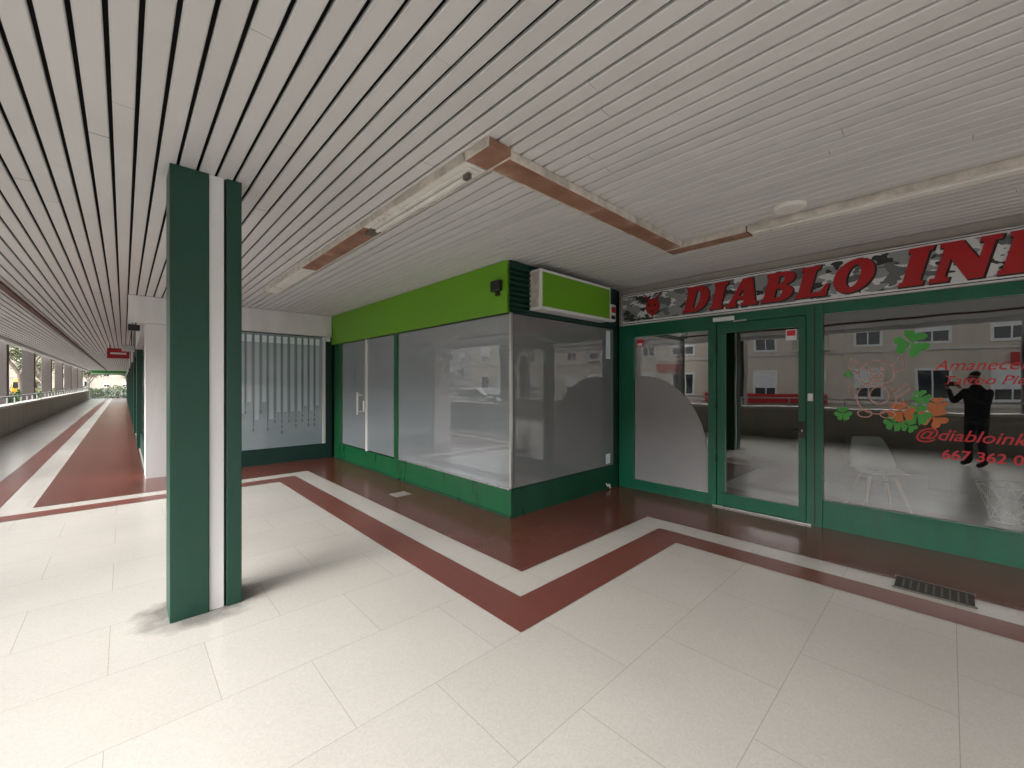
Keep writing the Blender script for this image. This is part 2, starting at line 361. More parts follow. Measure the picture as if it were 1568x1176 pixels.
Bx('top_rail_b',cs,SX,SX+0.05,6.065,8.215,2.285,2.299,'black',0)
Bx('bottom_rail',cs,SX,SX+0.05,SY+0.03,5.94,0.311,0.33,'chrome',0.002)
hd=MB().cyl((SX-0.07,7.30,0.95),(SX-0.07,7.30,1.35),0.017,0.017,'white').cyl((SX-0.07,7.30,1.0),(SX+0.015,7.30,1.0),0.014,0.014,'white').cyl((SX-0.07,7.30,1.30),(SX+0.015,7.30,1.30),0.014,0.014,'white')
hd.build('door_handle',cs)
Bx('door_lock',cs,SX-0.01,SX+0.014,7.17,7.22,1.0,1.2,'white')
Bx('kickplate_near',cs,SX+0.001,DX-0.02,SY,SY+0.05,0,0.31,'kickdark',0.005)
Bx('film_pane_near',cs,SX+0.03,DX-0.12,SY+0.015,SY+0.03,0.33,2.29,'filmshade',0)
Bx('near_bottom_rail',cs,SX+0.001,DX-0.02,SY,SY+0.05,0.311,0.33,'louver',0.002)
Bx('corner_trim',cs,SX+0.0,SX+0.028,SY+0.0,SY+0.028,0.33,2.298,'chrome',0.002)
Bx('near_jamb',cs,DX-0.12,DX-0.02,SY+0.0,SY+0.05,0.33,2.30,'louver',0.003)
Bx('painted_reflection',cs,DX-0.30,DX-0.20,SY+0.008,SY+0.0145,1.86,2.26,'lightpaint',0)  # bright reflection on the pane, painted as a pale patch
Bx('painted_reflection_low',cs,DX-0.30,DX-0.20,SY+0.008,SY+0.0145,0.36,0.50,'lightpaint',0)  # lower reflection, painted the same way
Bx('near_fascia',cs,SX+0.003,DX-0.02,SY+0.012,SY+0.05,2.30,CZ-0.004,'louver',0)
lv=MB(); n=9
for i in range(n):
    z=2.33+i*(CZ-2.36)/n
    lv.poly([(SX-0.03,SY-0.03,z),(SX+0.30,SY-0.03,z),(SX+0.30,SY+0.01,z+0.045),(SX-0.03,SY+0.01,z+0.045)],'louver')
    lv.box(SX-0.03,SX+0.30,SY-0.034,SY-0.03,z-0.004,z+0.012,'kickdark')
lv.build('louver_grille',cs)
ls=empty('lightbox_sign')
Bx('housing',ls,3.42,4.82,3.16,3.335,2.35,2.81,'white',0.006)
Bx('lime_face',ls,3.45,4.79,3.152,3.159,2.385,2.775,'lime',0.002)
Bx('end_seam',ls,3.412,3.4195,3.18,3.32,2.38,2.78,'fixture',0.002)
al=empty('burglar_alarm')
Bx('case',al,4.93,5.08,3.24,3.335,2.38,2.62,'chairw',0.012)
Bx('red_lens',al,4.96,5.05,3.225,3.239,2.50,2.58,'alarmred',0.006)
Bx('label',al,4.96,5.05,3.233,3.239,2.41,2.46,'black',0)
fl=empty('floodlight')
Bx('body',fl,SX-0.085,SX-0.031,3.44,3.60,2.55,2.67,'black',0.01)
Bx('bracket',fl,SX-0.05,SX-0.031,3.49,3.55,2.50,2.549,'black',0.003)
cb=MB()
pts=[(4.97,SY-0.012,0.09),(5.0,SY-0.02,0.05),(5.02,SY-0.03,0.08),(5.04,SY-0.03,0.02)]
for a,b in zip(pts,pts[1:]): cb.cyl(a,b,0.008,0.008,'wvinyl',8)
cb.build('loose_cable')
# ---------------------------------------------------------------- end shop
es=empty('end_shop')
Bx('shop_body',es,0.62,12,EY+0.06,YF,0,CZ+0.04,'dark',0)
Bx('fascia',es,0.05,SX-0.032,EY-0.03,EY+0.05,2.46,CZ-0.004,'white',0.005)
Bx('corner_pier',es,0.25,0.72,EY,EY+0.055,0,2.455,'white',0.004)
Bx('pier_return',es,0.25,0.60,EY+0.056,EY+0.5,0,2.455,'white',0.004)
Bx('base',es,0.73,SX-0.02,EY,EY+0.05,0.0,0.30,'louver',0.004)
Bx('glass_film',es,0.73,SX-0.14,EY+0.02,EY+0.04,0.30,2.44,'filmblue',0)
Bx('jamb',es,SX-0.14,SX-0.02,EY-0.005,EY+0.05,0.30,2.455,'louver',0.003)
Bx('conduit',es,SX-0.20,SX-0.145,EY-0.01,EY+0.018,0.30,2.45,'white',0.003)
st=MB(); x=0.78; r_=random.Random(5)
while x<SX-0.3:
    zb=r_.choice([0.72,0.85,0.95,1.05,0.8])
    st.box(x,x+0.010,EY+0.012,EY+0.019,zb,2.43,'strip')
    st.box(x+0.03,x+0.095,EY+0.014,EY+0.0195,zb+0.12,2.26,'filmblue2')
    for j in range(r_.randint(1,3)):
        st.box(x-0.004,x+0.013,EY+0.011,EY+0.019,zb-0.09-j*0.10,zb-0.03-j*0.10,'strip')
    st.box(x+0.026,x+0.1,EY+0.013,EY+0.0195,2.27,2.40,'lightpaint')  # glow along the top of the glass, painted as pale blocks
    x+=0.118+r_.uniform(-0.008,0.008)
st.build('vertical_film_strips',es)
Bx('junction_box',es,SX-0.16,SX-0.06,EY-0.12,EY-0.03,2.52,2.64,'chairw',0.008)
Bx('junction_box_low',es,SX-0.15,SX-0.08,EY-0.10,EY-0.03,2.36,2.45,'chairw',0.008)
sr=empty('shopfront_row')
y=EY+0.6; i=0
while y<YF-3:
    Bx('window_%d'%i,sr,0.30,0.62,y,y+3.6,0.35,2.3,'winglass',0)
    Bx('stall_riser_%d'%i,sr,0.28,0.60,y,y+3.6,0,0.349,'louver',0)
    Bx('fascia_%d'%i,sr,0.20,0.60,y,y+3.6,2.301,CZ-0.004,'louver' if i%2 else 'white',0)
    Bx('pier_%d'%i,sr,0.22,0.60,y+3.61,y+4.0,0,CZ-0.004,'colgreen',0)
    y+=4.02; i+=1
for nm,yy,kk,s_ in (('projecting_sign',9.4,'black',.5),('projecting_sign',14.5,'white',.8)):
    MB().box(0.2-.3*s_,0.2,yy,yy+0.06,2.5-.2*s_,2.5,kk).box(0.14,0.16,yy+0.02,yy+0.04,2.5,CZ,'black').build(nm,bevel=0.01)
hs=MB().box(-0.42,0.15,20,20.06,2.40,2.75,'signred').box(-0.36,-0.34,20.02,20.04,2.75,CZ,'black').box(0.07,0.09,20.02,20.04,2.75,CZ,'black').box(-0.34,0.07,19.994,19.999,2.54,2.60,'wvinyl').build('hanging_sign')
eg=empty('arcade_end_sign'); Bx('panel',eg,-2.4,0.2,YF-0.5,YF-0.4,2.45,CZ-0.01,'gvinyl'); Bx('strip',eg,-2.4,0.2,YF-0.52,YF-0.501,2.5,2.6,'wvinyl')
# ---------------------------------------------------------------- parapet, pillars
pp=empty('parapet_wall')
Bx('wall',pp,-2.70,-2.50,YN,YF,0.0,0.80,'parapet',0.01)
Bx('coping',pp,-2.74,-2.46,YN,YF,0.801,0.87,'coping',0.01)
rl=MB()
rl.box(-2.63,-2.58,YN,YF,1.08,1.12,'rail')
yy=YN
while yy<YF: rl.box(-2.62,-2.59,yy,yy+0.03,0.871,1.079,'rail'); yy+=1.2
rl.build('handrail')
for kx in range(-5,8):
    y=21+5.6*kx
    if YN<y<YF: Bx('arcade_pillar',None,-3.1,-2.76,y,y+0.36,-0.02,CZ+0.5,'pillar',0.01)
# ---------------------------------------------------------------- tattoo shop front
ts=empty('tattoo_shop')
X0=DX; X1=DX+0.06
Bx('corner_post',ts,X0,X1,3.09,3.335,0,2.34,'teal')
Bx('side_sill',ts,X0,X1,2.06,3.089,0,0.14,'teal')
Bx('side_head',ts,X0,X1,2.06,3.089,2.17,2.34,'teal')
Bx('door_jamb_l',ts,X0-0.01,X1,1.965,2.059,0,2.34,'teal')
Bx('door_head',ts,X0,X1,1.045,1.964,2.24,2.34,'teal')
Bx('door_jamb_r',ts,X0-0.01,X1,0.905,1.044,0,2.34,'teal')
Bx('jamb_groove',ts,X0-0.014,X0-0.0105,0.965,0.975,0.02,2.32,'black',0)
Bx('leaf_top',ts,X0+0.01,X1-0.005,1.05,1.96,2.12,2.235,'teal')
Bx('leaf_bottom',ts,X0+0.01,X1-0.005,1.05,1.96,0.02,0.17,'teal')
Bx('leaf_stile_l',ts,X0+0.01,X1-0.005,1.865,1.96,0.171,2.119,'teal')
Bx('leaf_stile_r',ts,X0+0.01,X1-0.005,1.05,1.12,0.171,2.119,'teal')
Bx('threshold',ts,X0-0.03,X0+0.0,1.0,2.0,0.005,0.02,'chrome',0.003)
Bx('window_sill',ts,X0,X1,YN,0.904,0,0.285,'teal')
Bx('window_head',ts,X0,X1,YN,0.904,2.23,2.34,'teal')
for i,y in enumerate((-1.6,-4.2,-6.8)): Bx('window_mullion_%d'%i,ts,X0,X1,y,y+0.09,0.286,2.229,'teal')
Bx('sill_rail',ts,X0-0.012,X0-0.0005,YN,0.904,0.262,0.284,'teal',0.003)
gl=MB(); xg=X0+0.035
for a,b,z0,z1 in ((2.06,3.089,0.14,2.17),(1.12,1.865,0.17,2.12),(YN,0.904,0.285,2.23)):
    gl.poly([(xg,a,z0),(xg,b,z0),(xg,b,z1),(xg,a,z1)],'glass')
gl.build('glass_panes',ts)
arcpts=[(0.0,1.45),(0.12,1.47),(0.28,1.455),(0.42,1.41),(0.55,1.34),(0.67,1.245),(0.78,1.13),(0.87,0.99),(0.94,0.84),(0.985,0.68),(1.015,0.5),(1.025,0.3),(1.025,0.0),(0,0)]
shape('frosted_arc_film',[arcpts],'film3',facemat(xg-0.006,3.087,0.145),ts,0.0005)
Bx('door_closer',ts,X0-0.045,X0-0.011,1.75,1.99,2.26,2.31,'chairw',0.006)
Bx('closer_arm',ts,X0-0.03,X0-0.015,1.62,1.76,2.24,2.255,'chrome',0.002)
Bx('lock_box',ts,X0-0.028,X0-0.011,0.985,1.03,1.32,1.40,'chairw',0.004)
lk=MB().box(X0-0.012,X0+0.009,1.06,1.11,0.92,1.10,'black').cyl((X0-0.03,1.085,1.0),(X0+0.01,1.085,1.0),0.012,0.012,'chrome').cyl((X0-0.03,1.085,1.0),(X0-0.03,1.19,0.995),0.010,0.009,'black')
lk.build('door_lever',ts,0.002)
for i,z in enumerate((0.55,1.2,1.9)): MB().cyl((X0-0.018,1.962,z),(X0-0.018,1.962,z+0.09),0.011,0.011,'louver').build('hinge_%d'%i,ts)
stk=MB().box(xg-0.004,xg-0.002,2.96,3.06,2.03,2.13,'rvinyl').box(xg-0.006,xg-0.0045,2.975,3.045,2.04,2.075,'wvinyl')
stk.box(xg-0.004,xg-0.002,1.14,1.24,1.98,2.10,'wvinyl').box(xg-0.006,xg-0.0045,1.15,1.23,2.03,2.09,'rvinyl')
stk.build('stickers',ts)
it=MB(); a0,a1,c0,c1=X1,9.5,YN,3.3
it.poly([(a0,c0,0.01),(a1,c0,0.01),(a1,c1,0.01),(a0,c1,0.01)],'intfloor')
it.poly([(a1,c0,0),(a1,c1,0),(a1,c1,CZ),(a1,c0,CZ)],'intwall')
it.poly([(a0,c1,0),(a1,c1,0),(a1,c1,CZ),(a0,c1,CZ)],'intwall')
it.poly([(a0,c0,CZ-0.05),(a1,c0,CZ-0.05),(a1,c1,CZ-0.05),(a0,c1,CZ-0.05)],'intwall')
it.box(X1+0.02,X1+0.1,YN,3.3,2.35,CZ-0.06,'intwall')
it.box(7.6,9.4,1.3,1.45,0.012,2.6,'intwall')
it.build('interior_shell',ts)
Bx('backing_above',ts,X0+0.01,X1,YN,3.335,2.341,CZ-0.005,'hatch',0)
ct=MB().box(8.3,9.0,-2.2,0.2,0.012,0.95,'dark').box(8.25,9.05,-2.25,0.25,0.951,1.0,'intfloor'); ct.build('counter',ts)
# ---- sign
sg=empty('shop_sign'); SXs=DX-0.05
Bx('board',sg,SXs,DX+0.009,-3.4,3.26,2.345,2.775,'white',0.004)
Bx('edge_dark',sg,SXs-0.003,SXs-0.0005,-3.385,3.245,2.357,2.763,'signblack',0)
Bx('white_border',sg,SXs-0.0045,SXs-0.0032,-3.377,3.237,2.366,2.754,'white',0)
Bx('camo_panel',sg,SXs-0.006,SXs-0.0047,-3.37,3.23,2.386,2.738,'camo',0)
G={}
G['I']=(0.44,[[(0,0),(.44,0),(.44,.12),(.38,.12),(.38,.88),(.44,.88),(.44,1),(0,1),(0,.88),(.06,.88),(.06,.12),(0,.12)]])
G['D']=(0.86,[[(0,0),(.42,0)]+arc(.42,.5,.44,.5,-88,88)+[(.42,1),(0,1),(0,.88),(.06,.88),(.06,.12),(0,.12)],[(.36,.14),(.40,.14)]+arc(.40,.5,.15,.36,-85,85)+[(.40,.86),(.36,.86)]])
G['A']=(0.98,[[(0,0),(.34,0),(.34,.12),(.28,.12),(.32,.25),(.52,.25),(.55,.12),(.48,.12),(.48,0),(.98,0),(.98,.12),(.91,.12),(.65,1),(.35,1),(.08,.12),(0,.12)],[(.35,.37),(.49,.37),(.425,.65)]])
G['B']=(0.84,[[(0,0),(.52,0)]+arc(.52,.27,.32,.27,-88,75)+[(.60,.54)]+arc(.5,.77,.29,.23,-60,88)+[(.5,1),(0,1),(0,.88),(.06,.88),(.06,.12),(0,.12)],
 [(.36,.13),(.46,.13)]+arc(.46,.28,.09,.15,-85,85)+[(.46,.43),(.36,.43)],[(.36,.59),(.44,.59)]+arc(.44,.73,.08,.14,-85,85)+[(.44,.87),(.36,.87)]])
G['L']=(0.78,[[(0,0),(.78,0),(.78,.38),(.70,.38),(.62,.14),(.37,.14),(.37,.88),(.45,.88),(.45,1),(0,1),(0,.88),(.06,.88),(.06,.12),(0,.12)]])
G['O']=(0.86,[arc(.43,.5,.45,.52,0,350,30),arc(.43,.5,.15,.34,0,350,30)])
G['N']=(0.98,[[(0,0),(.33,0),(.33,.12),(.25,.12),(.25,.58),(.64,0),(.89,0),(.89,.88),(.98,.88),(.98,1),(.64,1),(.64,.88),(.72,.88),(.72,.48),(.36,1),(0,1),(0,.88),(.08,.88),(.08,.12),(0,.12)]])
G['K']=(1.0,[[(0,0),(.44,0),(.44,.12),(.37,.12),(.37,.38),(.43,.44),(.61,.12),(.54,.12),(.54,0),(1,0),(1,.12),(.93,.12),(.63,.62),(.83,.88),(.92,.88),(.92,1),(.51,1),(.51,.88),(.58,.88),(.37,.6),(.37,.88),(.44,.88),(.44,1),(0,1),(0,.88),(.06,.88),(.06,.12),(0,.12)]])
def word(w,ystart,ztop,zbot,total,name):
    H=ztop-zbot; gap=0.11
    ws=[G[c][0]+gap for c in w]; sx=total/(sum(ws)); x=0; conts=[]
    for c in w:
        wd,cs_=G[c]
        for cc in cs_: conts.append([((x+a)*sx+0.24*b*H,b*H) for a,b in cc])
        x+=wd+gap
    shape(name+'_shadow',conts,'signblack',facemat(SXs-0.010,ystart-0.010,zbot-0.008),sg,0.002,0.006)
    shape(name,conts,'signred',facemat(SXs-0.016,ystart,zbot),sg,0.003)
word('DIABLO',2.36,2.725,2.41,1.86,'letters_first')
word('INK',0.33,2.735,2.395,1.0,'letters_second')
head=arc(0,0,0.095,0.105,-75,55,10)+[(0.115,0.165),(0.035,0.10),(-0.035,0.10),(-0.115,0.165)]+arc(0,0,0.095,0.105,125,255,10)+[(0,-0.135)]
shape('devil_outline',[head],'signblack',facemat(SXs-0.010,2.77,2.555),sg,0.002,0.007)
shape('devil_head',[head],'signred',facemat(SXs-0.015,2.77,2.555),sg,0.003)
shape('devil_face',[[(-.07,.045),(-.015,.01),(-.05,-.005)],[(.07,.045),(.015,.01),(.05,-.005)],[(-.055,-.04),(0,-.06),(.055,-.04),(0,-.09)],[(-.01,-.015),(.01,-.015),(0,-.035)]],'signblack',facemat(SXs-0.0205,2.77,2.555),sg,0.002)
# ---- window decals
dc=empty('window_decals'); xd=xg-0.004
def shamrock(y,z,r,k,i,rot=0.0):
    for j in range(3):
        a0=math.radians(90+120*j+rot); c=[]
        for t in range(28):
            u=2*math.pi*t/28; hx=16*math.sin(u)**3; hy=13*math.cos(u)-5*math.cos(2*u)-2*math.cos(3*u)-math.cos(4*u)
            px=hx/32*r*1.4; py=(hy+17)/32*r*1.05
            c.append((px*math.sin(a0)+py*math.cos(a0),-px*math.cos(a0)+py*math.sin(a0)))
        shape('leaflet_%d_%d'%(i,j),[c],k,facemat(xd-0.0004*j,y,z),dc,0.0003)
    shape('stem_%d'%i,[[(-r*.05,0),(r*.05,0),(r*.2,-r*1.1),(r*.08,-r*1.1)]],k,facemat(xd-0.0015,y,z),dc,0.0003)
for i,(y,z,r,k) in enumerate(((.243,1.88,.12,'gvinyl'),(.742,1.20,.07,'gvinyl'),(.70,1.60,.035,'gvinyl'),(.178,1.38,.065,'gvinyl'),(.36,1.13,.075,'gvinyl'),(.31,1.24,.095,'ovinyl'),(.20,1.22,.09,'gvinyl'),(.10,1.20,.095,'ovinyl'),(.07,1.32,.06,'ovinyl'),(.26,1.11,.06,'gvinyl'))):
    shamrock(y,z,r,k,i,(i*23)%40-20)
E=lambda cx,cy,rx,ry,n=24:(arc(cx,cy,rx,ry,0,345,n),True)
pig=[E(0,.12,.11,.10),E(.0,.09,.045,.032),E(-.015,.09,.007,.01,8),E(.015,.09,.007,.01,8),E(-.04,.15,.012,.016,10),E(.04,.15,.012,.016,10),
 ([(-.09,.18),(-.16,.26),(-.17,.16),(-.10,.12)],False),([(.09,.18),(.16,.26),(.17,.16),(.10,.12)],False),E(0,-.08,.12,.13),E(-.07,-.21,.045,.03,12),E(.07,-.21,.045,.03,12),
 ([(-.11,-.03),(-.18,.02),(-.17,-.04),(-.12,-.08)],False),([(.11,-.03),(.18,.04),(.2,.0),(.12,-.08)],False),([(.12,-.12),(.17,-.13),(.16,-.09),(.14,-.11),(.2,-.15)],False),E(.02,-.06,.06,.07,16)]
stroke('pig_drawing',pig,'pink',facemat(xd,.49,1.46),dc,0.0055,1.2)
text('lettering_top','Amanecer y',0.13,'rvinyl',facemat(xd,-.22,1.66),dc,0.35)
text('lettering_top_2','Tattoo Piercing',0.11,'rvinyl',facemat(xd,-.30,1.53),dc,0.35)
text('lettering_handle','@diabloink_t',0.14,'rvinyl',facemat(xd,-.16,1.04),dc,0.35,0.001,0.001)
text('lettering_phone','667 362 017',0.115,'rvinyl',facemat(xd,-.24,0.87),dc,0.1,0.001,0.002)
# ---- chairs inside
def chair(name,x,y,rot,shell='chairw'):
    e=empty(name); s=MB()
    nu,nv=12,14; b=len(s.v); ki=s.mi(shell)
    for j in range(nv+1):
        t=j/nv
        for i in range(nu+1):
            a=(i/nu-0.5)*2
            if t<0.5: yy=0.22-t*0.8; zz=0.45+0.05*a*a*(0.3+t*1.6)+ (0.02 if t<0.05 else 0); w=0.22+0.02*math.sin(t*3)
            else:
                q=(t-0.5)*2; yy=-0.18-0.10*q; zz=0.47+0.38*q+0.0*a; w=0.23*(1-0.35*q*q); yy+=0.10*a*a*(1-q*0.6); zz+=0.04*a*a*(1-q)
            s.v.append((a*w,yy,zz))
    for j in range(nv):
        for i in range(nu):
            q=b+j*(nu+1)+i; s.f.append((q,q+1,q+nu+2,q+nu+1)); s.m.append(ki)
    o=s.build('shell',e,smooth=True); so=o.modifiers.new('s','SOLIDIFY'); so.thickness=0.012; sb=o.modifiers.new('ss','SUBSURF'); sb.levels=1; sb.render_levels=1
    l=MB()
    for sx in (-1,1):
        for sy in (-1,1): l.cyl((sx*.12,sy*.1,.43),(sx*.23,sy*.22,0.01),.02,.012,'wood',10)
    l.cyl((-.12,-.1,.36),(.12,.1,.36),.006,.006,'black',6); l.cyl((.12,-.1,.36),(-.12,.1,.36),.006,.006,'black',6)
    l.build('legs',e); e.location=(x,y,0.005); e.rotation_euler=(0,0,rot); return e
chair('shell_chair',6.45,.58,math.radians(120))
ws=MB()
for i in range(10):
    a=2*math.pi*i/10; b_=a+0.9; c_=a-0.9
    p=(math.cos(a)*.26,math.sin(a)*.26,.40)
    ws.cyl(p,(math.cos(b_)*.16,math.sin(b_)*.16,0.01),.004,.004,'fixture',6); ws.cyl(p,(math.cos(c_)*.16,math.sin(c_)*.16,0.01),.004,.004,'fixture',6)
    a2=2*math.pi*(i+1)/10; ws.cyl(p,(math.cos(a2)*.26,math.sin(a2)*.26,.40),.007,.007,'fixture',6); ws.cyl((math.cos(a)*.16,math.sin(a)*.16,.012),(math.cos(a2)*.16,math.sin(a2)*.16,.012),.006,.006,'fixture',6)
wo=ws.build('wire_stool'); wo.location=(6.95,-.45,0.01)
# ---------------------------------------------------------------- opposite building
def block(name,x,y0,y1,H,wall,depth=10,fl=3.0,step=2.6):
    e=empty(name); s=MB(); w=MB()
    s.box(x-depth,x,y0,y1,-0.15,H,wall)
    s.box(x-depth,x+0.25,y0-0.1,y1+0.1,H+0.001,H+0.2,'coping')
    z=0.75; r=0
    while z+1.6<H:
        s.box(x+0.001,x+0.08,y0,y1,z-0.45,z-0.33,'coping')
        y=y0+0.8; c=0
        while y+1.2<y1:
            w.box(x+0.001,x+0.03,y,y+1.1,z,z+1.5,'winglass')
            for a,b_,c0_,c1_ in ((y-0.12,y,z-0.12,z+1.62),(y+1.1,y+1.22,z-0.12,z+1.62),(y,y+1.1,z+1.5,z+1.62),(y,y+1.1,z-0.12,z)): w.box(x+0.001,x+0.07,a,b_,c0_,c1_,'shutter')
            w.box(x+0.031,x+0.05,y+0.52,y+0.58,z,z+1.5,'shutter')
            if (c*7+r*3)%5<3: w.box(x+0.031,x+0.045,y,y+0.52,z+0.5,z+1.499,'shutter'); w.box(x+0.031,x+0.045,y+.58,y+1.1,z+0.5,z+1.499,'shutter')
            if (c+r)%4==0 and r>0:
                w.box(x+0.001,x+0.55,y-0.35,y+1.45,z-0.22,z-0.12,'coping')
                for q in range(13): w.box(x+0.5,x+0.52,y-0.33+q*0.146,y-0.31+q*0.146,z-0.119,z+0.6,'tyre')
                w.box(x+0.49,x+0.53,y-0.35,y+1.45,z+0.601,z+0.64,'tyre')
            y+=step; c+=1
        z+=fl; r+=1
    s.build('walls',e); w.build('windows',e); return e
ob=block('opposite_building',-20,-45,34,6.2,'facade')
Bx('red_shop_band',ob,-19.9,-19.7,5,12,0.25,0.85,'alarmred'); Bx('red_shop_band_2',ob,-19.9,-19.7,-9,-2,2.45,3.05,'alarmred')
text('shop_letters','RESTAURANTE',0.5,'wvinyl',Matrix(((0,0,1,-19.68),(1,0,0,-5.5),(0,1,0,2.75),(0,0,0,1))),ob)
block('apartment_block',-48,60,180,11,'facade2',step=4)
e=block('distant_building',0,0,75,12,'facade',step=4); e.rotation_euler=(0,0,math.radians(-90)); e.location=(-45,170,0)
# ---------------------------------------------------------------- trees, hedge
def tree(name,x,y,h,seed,leaves=1700):
    rnd=random.Random(seed); e=empty(name,(x,y,-0.05)); t=MB(); tips=[]
    def br(p,d,L,r,dep):
        n=3; q=Vector(p)
        for i in range(n):
            d2=(d+Vector((rnd.uniform(-.15,.15),rnd.uniform(-.15,.15),rnd.uniform(-.05,.1)))).normalized()
            q2=q+d2*L/n; t.cyl(q,q2,r*(1-.25*i/n),r*(1-.25*(i+1)/n),'bark',7,False); q=q2; d=d2
        if dep==0: tips.append(q); return
        for k in range(rnd.choice((3,4))):
            a=rnd.uniform(0,6.28); s=rnd.uniform(.45,.85)
            br(q,(d+Vector((math.cos(a)*s,math.sin(a)*s,rnd.uniform(-.1,.3)))).normalized(),L*rnd.uniform(.6,.8),r*.6,dep-1)
        if dep<2: tips.append(q)
    br((0,0,0),Vector((0,0,1)),h*.36,h*.03,3)
    t.build('trunk',e,smooth=True)
    lf=MB()
    for i in range(leaves):
        c=rnd.choice(tips); p=c+Vector((rnd.gauss(0,.35),rnd.gauss(0,.35),rnd.gauss(0,.3)))
        a=Vector((rnd.uniform(-1,1),rnd.uniform(-1,1),rnd.uniform(-1,1))).normalized(); b=a.orthogonal().normalized(); s=rnd.uniform(.06,.13)
        lf.poly([p-a*s,p+b*s*.6,p+a*s,p-b*s*.6],'leaf')
    lf.build('crown',e)
for i,(x,y,h) in enumerate(((-5.4,26,7),(-5.0,43,6),(-5.2,57,6),(-5.3,70,5.5),(-8,84,5),(-4,90,4.5),(0.5,95,4.5),(-12,80,6))):
    tree('street_tree',x,y,h,10+i)
def leafbox(name,n,x0,x1,y0,y1,z0,z1,seed):
    hg=MB(); rnd=random.Random(seed)
    for i in range(n):
        p=Vector((rnd.uniform(x0,x1),rnd.uniform(y0,y1),0)); p.z=rnd.uniform(z0,z1+0.18*math.sin(p.y*1.3+p.x*2)+0.1*math.sin(p.y*4+p.x*3))
        a=Vector((rnd.uniform(-1,1),rnd.uniform(-1,1),rnd.uniform(-1,1))).normalized(); b=a.orthogonal().normalized(); s=rnd.uniform(.05,.1)
        hg.poly([p-a*s,p+b*s*.6,p+a*s,p-b*s*.6],'hedge')
    hg.build(name)
leafbox('hedge',7000,-3.9,-3.2,10,58,0.3,1.0,3)
leafbox('hedge',3500,-3.5,2.5,64,65.5,-0.1,1.1,4)
# ---------------------------------------------------------------- vehicles
def car(name,x,y,rot,paint,van=False):
    e=empty(name,(x,y,-0.15)); e.rotation_euler=(0,0,rot)
    if van: pr=[(-2.4,.35),(2.4,.35),(2.45,.95),(1.9,1.15),(1.3,2.0),(1.1,2.15),(-2.3,2.15),(-2.45,1.9)]; W=.95
    else: pr=[(-2.1,.32),(2.1,.32),(2.15,.7),(1.95,.85),(1.0,.98),(.35,1.42),(-.9,1.46),(-1.7,1.05),(-2.1,.95)]; W=.85
    s=MB(); n=len(pr)
    def ww(z): return W*(1.0 if z<1.0 else 1-.16*(z-1.0)/1.1*2)
    b=0; s.v=[(-ww(z),x_,z) for x_,z in pr]+[(ww(z),x_,z) for x_,z in pr]; ki=s.mi(paint)
    s.f.append(tuple(range(n))); s.m.append(ki); s.f.append(tuple(reversed(range(n,2*n)))); s.m.append(ki)
    for i in range(n): s.f.append((i,n+i,n+(i+1)%n,(i+1)%n)); s.m.append(ki)
    s.build('body',e,0.06)
    w=MB()
    for sd in (-1,1):
        if van: q=[(1.75,1.22),(1.25,1.9),(-2.1,1.9),(-2.1,1.22)]
        else: q=[(.9,1.0),(.32,1.36),(-.85,1.39),(-1.5,1.05)]
        w.poly([(sd*(ww(z)+.012),a,z) for a,z in q],'winglass')
    if van: w.poly([(-.7,1.9,1.2),(.7,1.9,1.2),(.66,1.34,2.0),(-.66,1.34,2.0)],'winglass'); w.poly([(-.7,-2.47,1.25),(.7,-2.47,1.25),(.66,-2.47,1.85),(-.66,-2.47,1.85)],'winglass')
    else: w.poly([(-.68,1.0,1.02),(.68,1.0,1.02),(.6,.4,1.41),(-.6,.4,1.41)],'winglass'); w.poly([(-.68,-1.72,1.09),(.68,-1.72,1.09),(.6,-.97,1.46),(-.6,-.97,1.46)],'winglass')
    for sx in (-1,1): w.box(sx*.45,sx*.75,2.12,2.17,.6,.72,'wvinyl'); w.box(sx*.5,sx*.78,-2.48 if van else -2.13,-2.4 if van else -2.08,.75,.9,'signred')
    w.build('glazing_and_lamps',e)
    wh=MB()
    for sx in (-1,1):
        for sy in (-1.35,1.35):
            wh.cyl((sx*(W-.2),sy,.32),(sx*(W+.02),sy,.32),.32,.32,'tyre',20); wh.cyl((sx*(W+.021),sy,.32),(sx*(W+.03),sy,.32),.18,.16,'chrome',14)
    wh.build('wheels',e)
car('yellow_van',-7.3,66,0.0,'caryellow',True)
car('parked_car',-7.3,50,0,'carwhite'); car('parked_car',-7.3,40,0,'cargrey'); car('parked_car',-7.3,11,0,'cargrey'); car('parked_car',-7.3,17,0,'carwhite')
# ---------------------------------------------------------------- photographer (seen in the reflection)
ph=empty('photographer',(0,0,0)); ph.rotation_euler=(0,0,YAW)
Fv=Vector((math.sin(-YAW),math.cos(-YAW),0)); ph.location=(-Fv.x*.47,-Fv.y*.47,0)
def skin(name,verts,edges,rad,k,lvl=2):
    me=D.meshes.new(name); me.from_pydata(verts,edges,[]); o=D.objects.new(name,me); C.collection.objects.link(o); o.parent=ph
    me.materials.append(M[k]); o.modifiers.new('skin','SKIN')
    for v_,r in zip(me.skin_vertices[0].data,rad): v_.radius=(r,r) if not isinstance(r,tuple) else r
    me.skin_vertices[0].data[0].use_root=True
    o.modifiers['skin'].use_smooth_shade=True
    s=o.modifiers.new('sub','SUBSURF'); s.levels=lvl; s.render_levels=lvl; return o
vs=[(0,0,.95),(0,0,1.1),(0,0,1.3),(0,.01,1.42),(0,.03,1.5)]; ed=[(0,1),(1,2),(2,3),(3,4)]; rd=[(.16,.12),(.15,.11),(.18,.12),(.10,.08),.055]
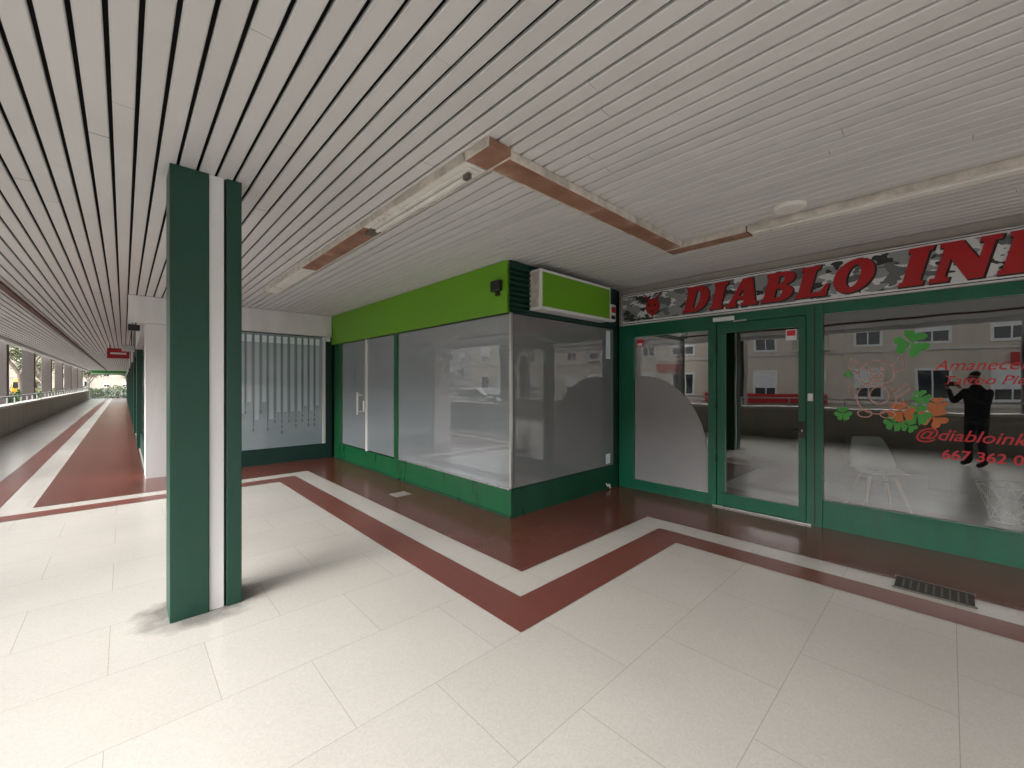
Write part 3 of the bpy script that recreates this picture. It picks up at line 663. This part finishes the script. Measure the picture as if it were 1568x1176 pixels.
for s in (-1,1):
    b=len(vs); vs+=[(s*.19,0,1.36),(s*.27,.14,1.17),(s*.12,.36,1.41)]; ed+=[(2,b),(b,b+1),(b+1,b+2)]; rd+=[.07,.05,.033]
    b=len(vs); vs+=[(s*.10,0,.86),(s*.12,.03,.48),(s*.13,0,.10),(s*.14,.15,.045)]; ed+=[(0,b),(b,b+1),(b+1,b+2),(b+2,b+3)]; rd+=[.10,.065,.05,.04]
skin('body',vs,ed,rd,'jacket')
skin('neck_and_head',[(0,.03,1.47),(0,.045,1.54),(0,.055,1.60),(0,.05,1.66)],[(0,1),(1,2),(2,3)],[.05,.065,.088,.07],'skin')
skin('hair',[(0,.01,1.62),(0,.03,1.68),(0,.07,1.70)],[(0,1),(1,2)],[.075,.082,.05],'hair')
skin('nose',[(0,.135,1.61),(0,.155,1.585)],[(0,1)],[.010,.014],'skin',1)
for s in (-1,1):
    skin('hand_l' if s<0 else 'hand_r',[(s*.12,.36,1.41),(s*.10,.40,1.45),(s*.09,.415,1.49)],[(0,1),(1,2)],[.028,.034,.03],'skin')
    for j in range(4):
        z=1.455+j*.018
        skin('finger_%d'%j,[(s*.10,.41,z),(s*.095,.445,z+.005),(s*(.065+.005*j),.452,z+.006)],[(0,1),(1,2)],[.009,.009,.008],'skin',1)
    skin('thumb',[(s*.11,.39,1.44),(s*.09,.385,1.47),(s*.065,.415,1.48)],[(0,1),(1,2)],[.011,.010,.009],'skin',1)
Bx('phone',ph,-.08,.08,.428,.437,1.455,1.535,'black',0.003)
# ---------------------------------------------------------------- light
w=D.worlds.new('World'); scn.world=w; w.use_nodes=True; nt=w.node_tree; bg=nt.nodes['Background']
sky=nt.nodes.new('ShaderNodeTexSky'); sky.sky_type='NISHITA'; sky.sun_disc=False
EL=34; sky.sun_elevation=math.radians(EL); sky.sun_rotation=math.radians(262); sky.dust_density=5; sky.air_density=1.2; sky.ozone_density=1
hs_=nt.nodes.new('ShaderNodeHueSaturation'); hs_.inputs['Saturation'].default_value=0.18; hs_.inputs['Value'].default_value=4.3
nt.links.new(sky.outputs[0],hs_.inputs['Color']); nt.links.new(hs_.outputs[0],bg.inputs[0]); bg.inputs[1].default_value=0.15
sl_=D.lights.new('sun','SUN'); sl_.energy=0.65; sl_.angle=math.radians(80); sl_.color=(1,0.985,0.96)
so=D.objects.new('sun',sl_); C.collection.objects.link(so)
az=math.radians(262); e_=math.radians(EL)
sd=Vector((math.sin(az)*math.cos(e_),math.cos(az)*math.cos(e_),math.sin(e_)))
so.rotation_euler=(-sd).to_track_quat('-Z','Y').to_euler(); so.location=(-10,0,15)
# ---------------------------------------------------------------- camera
cd=D.cameras.new('camera'); cd.sensor_width=36; cd.lens=36*631/1568; cd.clip_start=0.02; cd.clip_end=2000
co=D.objects.new('camera',cd); co.location=(0,0,HC); co.rotation_euler=(math.radians(90),0,YAW); C.collection.objects.link(co); scn.camera=co
